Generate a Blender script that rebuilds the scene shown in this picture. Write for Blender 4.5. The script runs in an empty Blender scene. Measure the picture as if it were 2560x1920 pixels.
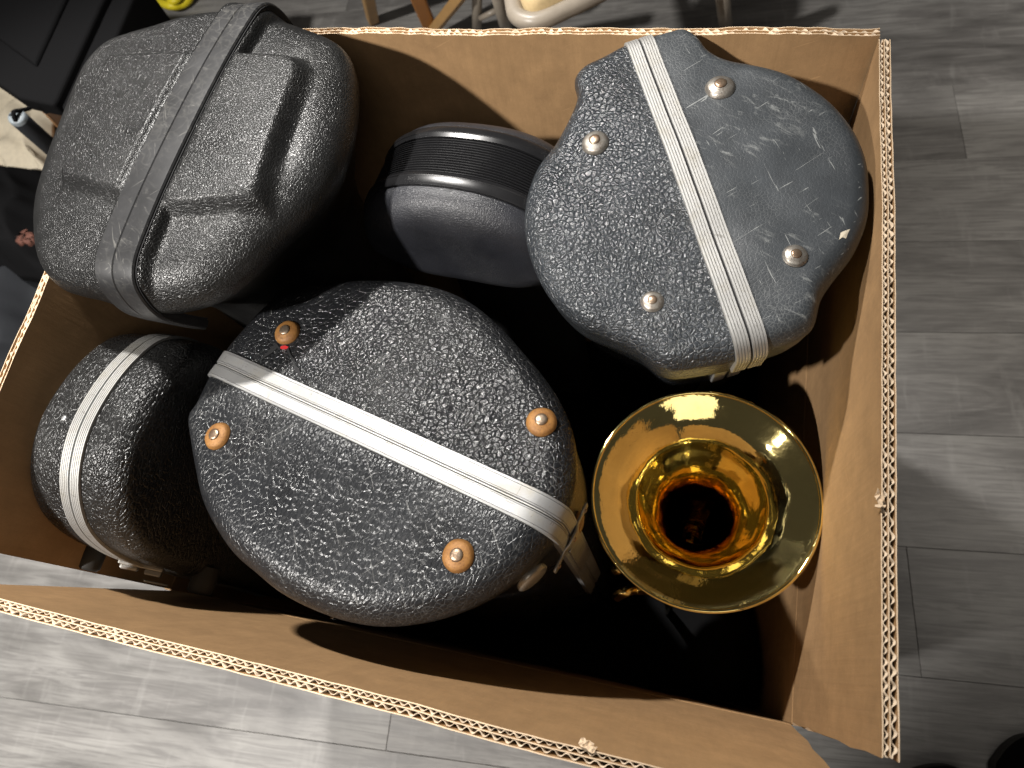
import bpy, bmesh, math, random
from math import sin, cos, pi, sqrt, radians, atan2
from mathutils import Vector, Matrix
random.seed(7)
S = bpy.context.scene
C = S.collection
# ------------------------------------------------------------------ camera
H0 = 0.43                                   # height of the carton's fold line above the floor
F = 1693.5
CM = Matrix(((0.96598395, -0.11283584, 0.23268667), (0.19258714, 0.91438507, -0.3561041), (-0.17258391, 0.38880331, 0.90501203)))
CP = Vector((0.50776457, 0.0145281, 0.69459066 + H0))
cam = bpy.data.cameras.new('camera'); co = bpy.data.objects.new('camera', cam); C.objects.link(co)
co.matrix_world = Matrix.Translation(CP) @ CM.to_4x4()
cam.sensor_width = 36; cam.lens = F / 2560 * 36; cam.clip_start = .01; cam.clip_end = 100
cam.dof.use_dof = True; cam.dof.focus_distance = .53; cam.dof.aperture_fstop = 8.5
S.camera = co
# ------------------------------------------------------------------ world, lamps, exposure
w = bpy.data.worlds.new('World'); S.world = w; w.use_nodes = True
bg = w.node_tree.nodes['Background']; bg.inputs[0].default_value = (1, .95, .88, 1); bg.inputs[1].default_value = .045
def lamp(name, loc, aim, energy, size, col, shape='DISK', sy=None):
    l = bpy.data.lights.new(name, 'AREA'); l.energy = energy; l.size = size; l.color = col; l.shape = shape
    if sy: l.size_y = sy
    o = bpy.data.objects.new(name, l); C.objects.link(o); o.location = loc
    o.rotation_euler = (Vector(aim) - Vector(loc)).to_track_quat('-Z', 'Y').to_euler(); return o
MID = Vector((.3, .2, H0 + .15))
def ldir(az, el, d):                        # az measured from +x, el above the horizon
    return MID + d * Vector((cos(radians(az)) * cos(radians(el)), sin(radians(az)) * cos(radians(el)), sin(radians(el))))
def spot(name, loc, aim, energy, rad, cone, blend, col):
    l = bpy.data.lights.new(name, 'SPOT'); l.energy = energy; l.shadow_soft_size = rad; l.spot_size = radians(cone); l.spot_blend = blend; l.color = col
    o = bpy.data.objects.new(name, l); C.objects.link(o); o.location = loc
    o.rotation_euler = (Vector(aim) - Vector(loc)).to_track_quat('-Z', 'Y').to_euler(); return o
spot('ceiling_or_fill_spot', ldir(221, 49, 2.1), (-.35, .45, .3), 255, .045, 58, .3, (1, .96, .91))
spot('ceiling_or_fill_spot', ldir(128, 57, 2.1), (-.15, .05, .3), 260, .055, 58, .5, (1, .965, .92))
lamp('fill_disk', (.9, -1.2, 2.5), (.4, .4, H0), 5, 1.1, (1, .93, .85), 'DISK')  # added soft fill from above, also reflected in the brass
spot('ceiling_or_fill_spot', (1.45, .75, 2.3), (1.45, .75, 0), 120, .25, 46, 1., (1, .93, .84))  # added fill that only brightens the floor on the right
S.view_settings.view_transform = 'Standard'; S.view_settings.look = 'None'; S.view_settings.exposure = 0; S.view_settings.gamma = 1
S.render.engine = 'CYCLES'; S.cycles.diffuse_bounces = 1; S.cycles.glossy_bounces = 8

# ------------------------------------------------------------------ helpers
def ray(px, py): return CM @ Vector(((px - 1280) / F, -(py - 960) / F, -1))
def at(px, py, z):                          # point of the place at height z above the fold line
    d = ray(px, py); return CP + d * ((z + H0 - CP.z) / d.z)
def aty(px, py, y): d = ray(px, py); return CP + d * ((y - CP.y) / d.y)
def atp(px, py, O, n): d = ray(px, py); return CP + d * ((O - CP).dot(n) / d.dot(n))
def W(x, y, z): return Vector((x, y, z + H0))
def link(o, parent=None):
    C.objects.link(o)
    if parent: o.parent = parent
    return o
def mk(name, vs, fs, m, parent=None, smooth=True, **kw):
    me = bpy.data.meshes.new(name); me.from_pydata([tuple(v) for v in vs], [], fs); me.validate(); me.update()
    bm = bmesh.new(); bm.from_mesh(me); bmesh.ops.recalc_face_normals(bm, faces=bm.faces); bm.to_mesh(me); bm.free()
    if smooth: me.shade_smooth()
    o = bpy.data.objects.new(name, me)
    for mm in (m if isinstance(m, (list, tuple)) else [m]): me.materials.append(mm)
    for k, v in kw.items(): o[k] = v
    return link(o, parent)
def thing(name, label, cat, group=None):
    o = bpy.data.objects.new(name, None); o['label'] = label; o['category'] = cat
    if group: o['group'] = group
    o.empty_display_size = .05
    return link(o)
def tag(o, label, cat, group=None):
    o['label'] = label; o['category'] = cat
    if group: o['group'] = group
    return o
def bevel(o, w_=.002, seg=2):
    b = o.modifiers.new('bevel', 'BEVEL'); b.width = w_; b.segments = seg; b.limit_method = 'ANGLE'; b.angle_limit = radians(40); return o
def catmull(pts, n, closed=True):
    P = [Vector(p) for p in pts]; N = len(P); out = []
    rng = N if closed else N - 1
    for i in range(rng):
        g = lambda k: P[k % N] if closed else P[min(max(k, 0), N - 1)]
        a, b, c, d = g(i - 1), g(i), g(i + 1), g(i + 2)
        for k in range(n):
            t = k / n
            out.append(.5 * ((2 * b) + (c - a) * t + (2 * a - 5 * b + 4 * c - d) * t * t + (3 * b - a - 3 * c + d) * t ** 3))
    if not closed: out.append(P[-1])
    return out
def tube(name, pts, r, m, parent=None, seg=12, n=8, cap=True, **kw):
    pts = catmull(pts, n, False) if len(pts) > 2 else [Vector(p) for p in pts]
    vs = []; fs = []; up = Vector((0.13, .2, 1)).normalized()
    for i, p in enumerate(pts):
        t = (pts[min(i + 1, len(pts) - 1)] - pts[max(i - 1, 0)]).normalized()
        a = t.cross(up).normalized(); b = t.cross(a)
        rr = r(i / (len(pts) - 1)) if callable(r) else r
        for k in range(seg): vs.append(p + a * cos(2 * pi * k / seg) * rr + b * sin(2 * pi * k / seg) * rr)
    for i in range(len(pts) - 1):
        for k in range(seg):
            j = (k + 1) % seg; fs.append((i * seg + k, i * seg + j, (i + 1) * seg + j, (i + 1) * seg + k))
    if cap: fs += [tuple(range(seg)), tuple(range(len(vs) - seg, len(vs)))]
    return mk(name, vs, fs, m, parent, **kw)
def frame(n):
    n = Vector(n).normalized(); a = Vector((1, 0, 0)) if abs(n.x) < .8 else Vector((0, 1, 0))
    u = (a - n * a.dot(n)).normalized(); return u, n.cross(u), n
def lathe(name, prof, O, n, m, parent=None, seg=48, wob=None, **kw):
    u, v, n = frame(n); vs = []; fs = []
    for (r, h) in prof:
        for k in range(seg):
            a = 2 * pi * k / seg; rr = r * (1 + (wob(a, h) if wob else 0))
            vs.append(O + u * cos(a) * rr + v * sin(a) * rr + n * h)
    for i in range(len(prof) - 1):
        for k in range(seg):
            j = (k + 1) % seg; fs.append((i * seg + k, i * seg + j, (i + 1) * seg + j, (i + 1) * seg + k))
    return mk(name, vs, fs, m, parent, **kw)
def box(name, O, ax, size, m, parent=None, bev=.001, **kw):
    """box centred on O with axes ax (three unit vectors)"""
    vs = [O + ax[0] * sx * size[0] / 2 + ax[1] * sy * size[1] / 2 + ax[2] * sz * size[2] / 2 for sx in (-1, 1) for sy in (-1, 1) for sz in (-1, 1)]
    o = mk(name, vs, [(0, 1, 3, 2), (4, 6, 7, 5), (0, 4, 5, 1), (2, 3, 7, 6), (0, 2, 6, 4), (1, 5, 7, 3)], m, parent, smooth=False, **kw)
    return bevel(o, bev) if bev else o
def hexa(name, b4, t4, m, parent=None, bev=0, **kw):
    o = mk(name, list(b4) + list(t4), [(0, 1, 2, 3), (4, 5, 6, 7), (0, 1, 5, 4), (1, 2, 6, 5), (2, 3, 7, 6), (3, 0, 4, 7)], m, parent, smooth=False, **kw)
    return bevel(o, bev) if bev else o
# smooth value noise for geometry
def vn(x, s=0):
    i = math.floor(x); f = x - i; f = f * f * (3 - 2 * f)
    h = lambda k: (math.sin((k + s * 57.3) * 127.1) * 43758.5453) % 1
    return h(i) * (1 - f) + h(i + 1) * f

# ------------------------------------------------------------------ materials
class NT:
    def __init__(s, name):
        s.m = bpy.data.materials.new(name); s.m.use_nodes = True; s.t = s.m.node_tree; s.b = s.t.nodes['Principled BSDF']
        s.tc = s.n('ShaderNodeTexCoord')
    def n(s, k, **kw):
        x = s.t.nodes.new(k)
        for a, v in kw.items(): setattr(x, a, v)
        return x
    def l(s, a, b): s.t.links.new(a, b)
    def mapped(s, scale, rot=(0, 0, 0), loc=(0, 0, 0)):
        a = s.n('ShaderNodeMapping'); a.inputs['Rotation'].default_value = rot; s.l(s.tc.outputs['Object'], a.inputs[0])
        mp = s.n('ShaderNodeMapping'); mp.inputs['Scale'].default_value = scale if isinstance(scale, tuple) else (scale,) * 3
        mp.inputs['Location'].default_value = loc
        s.l(a.outputs[0], mp.inputs[0]); return mp.outputs[0]
    def noise(s, vec, scale, detail=4, rough=.5, dist=0):
        x = s.n('ShaderNodeTexNoise'); x.inputs['Scale'].default_value = scale; x.inputs['Detail'].default_value = detail
        x.inputs['Roughness'].default_value = rough; x.inputs['Distortion'].default_value = dist; s.l(vec, x.inputs['Vector']); return x.outputs['Fac']
    def ramp(s, f, *stops, interp='LINEAR'):
        x = s.n('ShaderNodeValToRGB'); e = x.color_ramp.elements; x.color_ramp.interpolation = interp
        while len(e) < len(stops): e.new(.5)
        for i, (p, c) in enumerate(stops):
            e[i].position = p; e[i].color = (c, c, c, 1) if not isinstance(c, tuple) else (*c, 1)
        s.l(f, x.inputs[0]); return x.outputs[0]
    def mix(s, f, a, b, mode='MIX'):
        x = s.n('ShaderNodeMix', data_type='RGBA', blend_type=mode)
        for sock, v in ((x.inputs[0], f), (x.inputs[6], a), (x.inputs[7], b)):
            if hasattr(v, 'links'): s.l(v, sock)
            elif isinstance(v, tuple): sock.default_value = (*v, 1)
            else: sock.default_value = v
        return x.outputs[2]
    def math(s, op, a, b=0, c=0):
        x = s.n('ShaderNodeMath', operation=op)
        for i, v in enumerate((a, b, c)):
            if hasattr(v, 'links'): s.l(v, x.inputs[i])
            else: x.inputs[i].default_value = v
        return x.outputs[0]
    def bump(s, h, strength, dist, prev=None):
        x = s.n('ShaderNodeBump'); x.inputs['Strength'].default_value = strength; x.inputs['Distance'].default_value = dist
        s.l(h, x.inputs['Height'])
        if prev: s.l(prev, x.inputs['Normal'])
        return x.outputs[0]
    def set(s, **kw):
        for k, v in kw.items():
            i = s.b.inputs[k.replace('_', ' ')]
            if hasattr(v, 'links'): s.l(v, i)
            elif isinstance(v, tuple): i.default_value = (*v, 1) if len(v) == 3 else v
            else: i.default_value = v
        return s.m

def m_leather(name, col, cell, rough=.38, bumpd=.0006, scuff=0., strength=.8, fine=1., spec=.55, seed=0., scuffcol=(.25, .25, .24), st=1., rot=0.):
    t = NT(name); v = t.mapped((1., st, 1.), rot=(0, 0, rot), loc=(seed, seed * 2, 0))
    # warp
    nz = t.n('ShaderNodeTexNoise'); nz.inputs['Scale'].default_value = 90; nz.inputs['Detail'].default_value = 2; t.l(v, nz.inputs['Vector'])
    vm = t.n('ShaderNodeVectorMath', operation='MULTIPLY_ADD'); t.l(nz.outputs['Color'], vm.inputs[0]); vm.inputs[1].default_value = (cell * 1.2,) * 3; t.l(v, vm.inputs[2])
    vo = t.n('ShaderNodeTexVoronoi', feature='DISTANCE_TO_EDGE'); vo.inputs['Scale'].default_value = 1 / cell; t.l(vm.outputs[0], vo.inputs['Vector'])
    cells = t.ramp(vo.outputs['Distance'], (0., 0.), (.12, .75), (.4, 1.))
    v2 = t.n('ShaderNodeTexVoronoi', feature='F1'); v2.inputs['Scale'].default_value = 1.9 / cell; t.l(vm.outputs[0], v2.inputs['Vector'])
    wr = t.noise(v, .75 / cell, 3, .6, 1.2)
    h = t.math('MULTIPLY_ADD', cells, .55, t.math('MULTIPLY', wr, .9))
    h = t.math('MULTIPLY_ADD', v2.outputs['Distance'], -.35, h)
    fn = t.noise(v, 2200, 2, .5)
    h = t.math('MULTIPLY_ADD', fn, .10 * fine, h)
    big = t.noise(v, 9, 3, .5)
    amp = t.ramp(big, (.3, .7), (.7, 1.))
    h = t.math('MULTIPLY', h, amp)
    nb = t.bump(h, strength, bumpd)
    big2 = t.noise(v, 25, 5, .65)
    r = t.math('MULTIPLY_ADD', big2, .16, rough - .08)
    c = t.mix(t.ramp(big2, (.35, 0.), (.7, 1.)), tuple(x * .8 for x in col), tuple(x * 1.25 for x in col))
    # dust in the grooves
    dust = t.math('MULTIPLY', t.ramp(vo.outputs['Distance'], (0., 1.), (.08, 0.)), t.ramp(big, (.45, 0.), (.75, .35)))
    c = t.mix(dust, c, scuffcol)
    if scuff:
        vs_ = t.mapped((18, 60, 40), rot=(0, 0, .5)); s1 = t.noise(vs_, 3.0, 6, .75, .6)
        s2 = t.noise(v, 14, 3, .5)
        msk = t.math('MULTIPLY', t.ramp(s1, (.56, 0.), (.68, 1.)), t.ramp(s2, (.45, 0.), (.62, 1.)))
        # hairline scratches
        vs2 = t.mapped((22, 420, 300), rot=(0, 0, 1.1)); s3 = t.noise(vs2, 1., 2, .5, .8)
        vs3 = t.mapped((25, 380, 300), rot=(0, 0, -.7)); s4 = t.noise(vs3, 1., 2, .5, .8)
        msk = t.math('MAXIMUM', t.math('MULTIPLY', msk, .5), t.math('MULTIPLY', t.math('MAXIMUM', t.ramp(s3, (.69, 0.), (.72, 1.)), t.ramp(s4, (.70, 0.), (.73, 1.))), .6))
        msk = t.math('MULTIPLY', msk, scuff)
        c = t.mix(msk, c, scuffcol); r = t.math('MULTIPLY_ADD', msk, .2, r)
    return t.set(Base_Color=c, Roughness=r, Normal=nb, Specular_IOR_Level=spec)

def m_alu(name, col=(.33, .33, .328), rough=.46, grime=(.3, .27, .2)):
    t = NT(name); v = t.mapped(1.); a = t.noise(v, 60, 5, .65); b = t.noise(v, 900, 2, .5)
    c = t.mix(t.ramp(a, (.5, 0.), (.75, .5)), col, grime); c = t.mix(t.ramp(b, (.62, 0.), (.7, .35)), c, grime)
    nk = t.noise(t.mapped((900, 120, 300), rot=(0, 0, .35)), 1., 2, .5, .8); nk2 = t.noise(t.mapped((60, 420, 300), rot=(0, 0, .2)), 1., 2, .5, .5)
    c = t.mix(t.ramp(nk, (.69, 0.), (.72, .7)), c, (.12, .11, .10)); c = t.mix(t.ramp(nk2, (.68, 0.), (.72, .5)), c, (.16, .15, .13))
    r = t.math('MULTIPLY_ADD', a, .3, rough - .12)
    return t.set(Base_Color=c, Metallic=.6, Roughness=r, Normal=t.bump(t.math('MULTIPLY_ADD', a, .6, b), .25, .0003))
def m_rust(name, c1, c2, c3, metal=.35, rough=.55):
    t = NT(name); v = t.mapped(1.); a = t.noise(v, 140, 5, .7); b = t.noise(v, 700, 3, .6)
    c = t.mix(t.ramp(a, (.35, 0.), (.65, 1.)), c1, c2); c = t.mix(t.ramp(b, (.55, 0.), (.7, .6)), c, c3)
    return t.set(Base_Color=c, Metallic=metal, Roughness=t.math('MULTIPLY_ADD', b, .3, rough - .15), Normal=t.bump(t.math('MULTIPLY_ADD', b, .7, a), .35, .0005))
def m_plain(name, col, rough=.5, metal=0., n=60, var=.2, bumpd=.0004, spec=.5):
    t = NT(name); v = t.mapped(1.); a = t.noise(v, n, 5, .6)
    c = t.mix(a, tuple(x * (1 - var) for x in col), tuple(x * (1 + var) for x in col))
    return t.set(Base_Color=c, Roughness=t.math('MULTIPLY_ADD', a, .2, rough - .1), Metallic=metal, Normal=t.bump(a, .3, bumpd), Specular_IOR_Level=spec)
def m_card(name, col, var=.14):
    t = NT(name); v = t.mapped(1.)
    fib = t.noise(t.mapped((1400, 1400, 120)), 1., 3, .6); mot = t.noise(v, 38, 5, .7); mot2 = t.noise(v, 7, 3, .5); fine = t.noise(v, 900, 2, .6)
    strk = t.noise(t.mapped((260, 260, 6)), 1., 2, .5)
    c = t.mix(t.ramp(mot, (.3, 0.), (.7, 1.)), tuple(x * (1 - var) for x in col), tuple(x * (1 + var) for x in col))
    c = t.mix(t.ramp(strk, (.4, 0.), (.7, .18)), c, tuple(x * .72 for x in col))
    c = t.mix(t.ramp(fib, (.62, 0.), (.74, .4)), c, tuple(min(1, x * 1.5) for x in col))
    c = t.mix(t.ramp(fine, (.3, .3), (.42, 0.)), c, tuple(x * .6 for x in col))
    c = t.mix(t.ramp(mot2, (.35, .2), (.6, 0.)), c, tuple(x * .7 for x in col))
    lines = t.noise(t.mapped((128, 128, 1.5)), 1., 1, .3)
    stain = t.ramp(t.noise(v, 11, 6, .7, .5), (.56, 0.), (.66, .22)); c = t.mix(stain, c, tuple(x * .55 for x in col))
    scr = t.ramp(t.noise(t.mapped((18, 18, 330), rot=(.5, .4, 0)), 1., 2, .5, .6), (.72, 0.), (.75, .4)); c = t.mix(scr, c, tuple(min(1, x * 1.45) for x in col))
    h = t.math('MULTIPLY_ADD', lines, 1.1, t.math('MULTIPLY_ADD', strk, .8, t.math('MULTIPLY_ADD', fine, .4, mot)))
    return t.set(Base_Color=c, Roughness=.82, Normal=t.bump(h, .35, .0006), Specular_IOR_Level=.25)

M = {}
M['card'] = m_card('kraft_cardboard', (.41, .248, .12))
M['cardedge'] = m_card('cut_kraft_edge', (.74, .56, .38), .1)
M['flute'] = m_card('flute_paper', (.78, .62, .45), .1)
M['leaD'] = m_leather('coarse_black_grain', (.012, .0125, .014), .0046, rough=.23, bumpd=.0012, strength=1., spec=.48, scuff=.35)
M['leaD2'] = m_leather('flatter_black_grain', (.012, .013, .015), .0034, st=.55, rot=.4, rough=.29, bumpd=.0008, strength=.8, scuff=.5, spec=.38, seed=3)
M['leaC'] = m_leather('blue_grey_grain', (.029, .033, .038), .0042, rough=.24, bumpd=.0013, strength=1., scuff=.25, seed=1)
M['leaC2'] = m_leather('worn_blue_grey_shell', (.037, .042, .047), .0030, rough=.46, bumpd=.00028, strength=.5, scuff=1., seed=5, scuffcol=(.30, .31, .30))
M['leaA'] = m_leather('fine_black_pebble', (.015, .015, .015), .0022, rough=.30, bumpd=.0005, strength=.9, scuff=.2, seed=2)
M['leaB'] = m_leather('wrinkled_black_grain', (.013, .013, .013), .0030, st=.5, rot=.2, rough=.28, bumpd=.0011, strength=1., scuff=.2, seed=4)
M['leaE'] = m_leather('soft_black_pebble', (.022, .023, .028), .0018, rough=.38, bumpd=.0004, strength=.7, seed=6)
M['rub'] = m_leather('dark_grey_rubber_band', (.027, .027, .028), .012, rough=.40, bumpd=.0001, strength=.3, scuff=.8, seed=8, scuffcol=(.16, .155, .14))
M['gloss'] = m_plain('glossy_black_plastic', (.012, .012, .013), .27, n=30, bumpd=.0003)
M['alu'] = m_alu('scratched_aluminium')
M['alu2'] = m_alu('dull_ribbed_aluminium', (.42, .415, .40), .5)
M['dimmetal'] = m_alu('tarnished_steel', (.35, .32, .27), .35, (.1, .08, .05))
M['nickel'] = m_rust('worn_nickel', (.42, .40, .36), (.28, .24, .20), (.09, .045, .03), .8, .42)
M['rust'] = m_rust('rusted_brass', (.31, .145, .034), (.21, .092, .024), (.08, .032, .012), .15, .6)
M['rivet'] = m_rust('rivet_steel', (.34, .27, .20), (.26, .17, .11), (.2, .1, .06), .8, .35)
M['dark'] = m_plain('matte_black', (.008, .008, .009), .8)
M['red'] = m_plain('red_plush', (.5, .012, .015), .8)
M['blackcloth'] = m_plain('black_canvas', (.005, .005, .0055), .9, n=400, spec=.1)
M['foam'] = m_plain('dark_grey_foam', (.02, .022, .026), .8, n=300, spec=.3)
M['greycap'] = m_plain('grey_plastic', (.22, .25, .27), .45)
M['wood'] = m_plain('orange_varnished_wood', (.42, .17, .035), .4, n=40)
M['wood2'] = m_plain('honey_wood', (.46, .27, .10), .42, n=40)
M['taupe'] = m_plain('taupe_painted_steel', (.30, .26, .21), .38)
M['tan'] = m_plain('beige_upholstery', (.62, .47, .25), .9, n=200)
M['cream'] = m_plain('cream_cloth', (.62, .55, .42), .9, n=120)
M['yellow'] = m_plain('yellow_strap', (.75, .62, .02), .5)
M['rubber'] = m_plain('soft_black_rubber', (.03, .029, .027), .6)
def m_brass():
    t = NT('polished_brass'); v = t.mapped(1.); a = t.noise(v, 40, 5, .65); b = t.noise(v, 300, 3, .6)
    c = t.mix(t.ramp(a, (.45, 0.), (.8, .7)), (.96, .78, .32), (.78, .60, .22))
    return t.set(Base_Color=c, Metallic=1., Roughness=t.math('MULTIPLY_ADD', a, .10, .0), Normal=t.bump(t.math('MULTIPLY_ADD', t.noise(v, 17, 2, .4), 2.4, t.math('MULTIPLY', a, .25)), .55, .0022))
M['brass'] = m_brass()
def m_floor():
    t = NT('grey_wood_laminate'); oi = t.n('ShaderNodeObjectInfo')
    # every board samples the grain at its own offset
    off = t.n('ShaderNodeVectorMath', operation='MULTIPLY_ADD'); cb = t.n('ShaderNodeCombineXYZ')
    t.l(oi.outputs['Random'], cb.inputs[0]); t.l(oi.outputs['Random'], cb.inputs[1]); t.l(cb.outputs[0], off.inputs[0]); off.inputs[1].default_value = (37, 91, 0); t.l(t.tc.outputs['Object'], off.inputs[2])
    def mp(sc):
        m = t.n('ShaderNodeMapping'); m.inputs['Scale'].default_value = sc; t.l(off.outputs[0], m.inputs[0]); return m.outputs[0]
    g1 = t.noise(mp((2.6, 13, 1)), 1., 7, .66, 2.2); g2 = t.noise(mp((5, 85, 1)), 1., 6, .68, 1.8); g3 = t.noise(mp((3.2, 7, 1)), 1., 4, .55, .8)
    g4 = t.noise(mp((38, 9, 1)), 1., 3, .6, .3)
    vo = t.n('ShaderNodeTexVoronoi', feature='F1'); vo.inputs['Scale'].default_value = 1.; t.l(mp((2.1, 6.5, 1)), vo.inputs['Vector'])
    knot = t.ramp(vo.outputs['Distance'], (.02, 1.), (.10, .45), (.22, 0.))
    c = t.mix(t.ramp(g1, (.30, 0.), (.68, 1.)), (.088, .083, .078), (.33, .318, .303))
    c = t.mix(t.ramp(g3, (.38, .0), (.62, .8)), c, (.39, .38, .36))
    c = t.mix(t.ramp(g2, (.40, .6), (.56, 0.)), c, (.155, .147, .142))
    c = t.mix(t.ramp(g4, (.58, 0.), (.72, .25)), c, (.45, .44, .42))
    c = t.mix(t.math('MULTIPLY', knot, .6), c, (.075, .07, .066))
    hs = t.n('ShaderNodeHueSaturation'); t.l(t.math('MULTIPLY_ADD', oi.outputs['Random'], .20, .68), hs.inputs['Value']); t.l(c, hs.inputs['Color'])
    return t.set(Base_Color=hs.outputs[0], Roughness=t.math('MULTIPLY_ADD', g1, .2, .38), Normal=t.bump(t.math('MULTIPLY_ADD', g2, .5, g1), .25, .0008), Specular_IOR_Level=.4)
M['floor'] = m_floor(); M['joint'] = m_plain('board_joint_grey', (.14, .135, .128), .8)

# ------------------------------------------------------------------ floor of separate boards
fl = thing('floor', '', '')
del fl['label'], fl['category']; fl['kind'] = 'structure'
mk('underlay', [(-4, -2.2, -.012), (3.6, -2.2, -.012), (3.6, 4.4, -.012), (-4, 4.4, -.012)], [(0, 1, 2, 3)], M['joint'], fl)
PW, PL = .182, 1.22
pm = {}
y = -2.0; r = 0
while y < 4.2:
    x = -3.9 - PL * ((r * .37) % 1) ; 
    while x < 3.5:
        if not pm:
            o = box('plank', Vector((0, 0, -.004)), (Vector((1, 0, 0)), Vector((0, 1, 0)), Vector((0, 0, 1))), (PL - .0006, PW - .0006, .008), M['floor'], fl, .0006); pm['m'] = o
        else:
            o = pm['m'].copy(); C.objects.link(o); o.parent = fl
        o.location = (x + PL / 2, y + PW / 2, random.uniform(-.0003, 0)); x += PL
    y += PW; r += 1
fl.rotation_euler.z = radians(5.5)

# ------------------------------------------------------------------ cardboard box
box_ = thing('cardboard_box', 'open kraft cardboard box with corrugated rim, holding the black cases and brass bell', 'box')
RZ = .25
bw, bl = .64, .525
ins = {'FL': W(0, 0, 0), 'FR': W(bw, 0, 0), 'BR': W(bw, bl, 0), 'BL': W(0, bl, 0)}
TH = .0088
def sheet(name, a, b, c, d, n, off, th, m, parent, nu=60, nv=6, jit=.0006, seed=0, edge=True, ragged=()):
    """a-b bottom edge, c-d top edge (c above b, d above a); n outward; a thin bent sheet with thickness"""
    vs = []; fs = []; L = (c - d).length
    for k in (0, 1):
        for j in range(nv + 1):
            for i in range(nu + 1):
                u = i / nu; v = j / nv
                p = (a.lerp(b, u)).lerp(d.lerp(c, u), v)
                wv = (vn(u * L / .09, seed) - .5) * jit * 5 * v + (vn(u * L / .02, seed + 3) - .5) * jit * v ** 3 * .45
                p = p + n * (off + k * th + wv)
                if j == nv: p = p + (c - b).normalized() * ((vn(u * L / .012, seed + 9) - .5) * jit * 2.2)
                if i == nu and 1 in ragged: p = p + (b - a).normalized() * (random.uniform(-.5, .5) * .003)
                if i == 0 and 0 in ragged: p = p + (b - a).normalized() * (random.uniform(-.5, .5) * .003)
                vs.append(p)
    Q = (nu + 1) * (nv + 1); idx = lambda i, j, k: k * Q + j * (nu + 1) + i
    mi = []
    for j in range(nv):
        for i in range(nu):
            fs.append((idx(i, j, 0), idx(i + 1, j, 0), idx(i + 1, j + 1, 0), idx(i, j + 1, 0))); mi.append(0)
            fs.append((idx(i, j, 1), idx(i, j + 1, 1), idx(i + 1, j + 1, 1), idx(i + 1, j, 1))); mi.append(0)
    for i in range(nu):
        fs.append((idx(i, nv, 0), idx(i + 1, nv, 0), idx(i + 1, nv, 1), idx(i, nv, 1))); mi.append(1)
        fs.append((idx(i, 0, 0), idx(i, 0, 1), idx(i + 1, 0, 1), idx(i + 1, 0, 0))); mi.append(1)
    for j in range(nv):
        for i in (0, nu):
            fs.append((idx(i, j, 0), idx(i, j + 1, 0), idx(i, j + 1, 1), idx(i, j, 1))); mi.append(1)
    o = mk(name, vs, fs, m, parent, smooth=False)
    if len(o.data.polygons) == len(mi): o.data.polygons.foreach_set('material_index', mi)
    return o
def flap(a, b, c, d, n, seed, ragged=()):
    """double-wall flap: three liners and two fluted layers between them"""
    up = (d - a).normalized()
    e = bpy.data.objects.new('flap', None); link(e, box_)
    mm = [M['card'], M['cardedge']]
    lt = .00075; offs = [0, TH * .42, TH - lt]
    L = (c - d).length; nu = int(L / .006)
    for i, of in enumerate(offs):
        sheet('liner', a, b, c, d, n, of, lt, mm, e, nu, 8, .0007 if i != 1 else .0007, seed, ragged=ragged)
    for q, (o0, o1, per) in enumerate(((lt, offs[1], .0062), (offs[1] + lt, offs[2], .0078))):
        th = .00055; vs = []; fs = []; N = int(L / per * 10)
        ph = random.random() * 6
        for i in range(N + 1):
            u = i / N; s = u * L / per * 2 * pi + ph + (vn(u * 14, seed + q) - .5) * 4
            wv0 = (vn(u * L / .09, seed) - .5) * .0007 * 5
            amp = (o1 - o0 - th) / 2 * (.78 + .1 * vn(u * 60, seed + 5)); mid = (o0 + o1 - th) / 2
            off = mid + amp * max(-1, min(1, 1.18 * sin(s))) 
            top = d.lerp(c, u); bot = top - up * .02
            hj = up * (-.0006 + (vn(u * L / .004, seed + 11 + q) - .5) * .0024)
            for (pp, kk) in ((top + hj, 1), (bot, .92)):
                vs.append(pp + n * (off + wv0 * kk)); vs.append(pp + n * (off + th + wv0 * kk))
        for i in range(N):
            k = i * 4; q4 = k + 4
            fs += [(k, q4, q4 + 1, k + 1), (k, k + 2, q4 + 2, q4), (k + 1, q4 + 1, q4 + 3, k + 3), (k + 2, k + 3, q4 + 3, q4 + 2)]
        mk('fluting', vs, fs, M['flute'], e, smooth=True)
    return e
def P(px, py, z=RZ): return at(px, py, z)
rB, rF = P(2203, 97), P(2212, 1893)
bL, bR = P(374, 84), P(2200, 89)
fL, fR = P(-150, 1462), P(2190, 2052)
lF, lB = P(-160, 1350), P(386, 76)
out = {'r': Vector((1, 0, 0)), 'l': Vector((-1, 0, 0)), 'f': Vector((0, -1, 0)), 'b': Vector((0, 1, 0))}
def nrm(a, b, d, ref):
    n = (b - a).cross(d - a).normalized(); return n if n.dot(ref) > 0 else -n
eps = .0012
A_, B_, D_, C_ = ins['FR'] + Vector((0, eps, 0)), ins['BR'] - Vector((0, eps, 0)), rF, rB
flap(A_, B_, C_, D_, nrm(A_, B_, D_, out['r']), 1, ragged=(0,))
A_, B_, D_, C_ = ins['BL'], ins['BR'], bL, bR
flap(A_, B_, C_, D_, nrm(A_, B_, D_, out['b']), 2)
A_, B_, D_, C_ = ins['FL'], ins['FR'], fL, fR
flap(A_, B_, C_, D_, nrm(A_, B_, D_, out['f']), 3, ragged=(0, 1))
A_, B_, D_, C_ = ins['FL'] + Vector((0, eps, 0)), ins['BL'] - Vector((0, eps, 0)), lF, lB
flap(A_, B_, C_, D_, nrm(A_, B_, D_, out['l']), 4)
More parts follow.
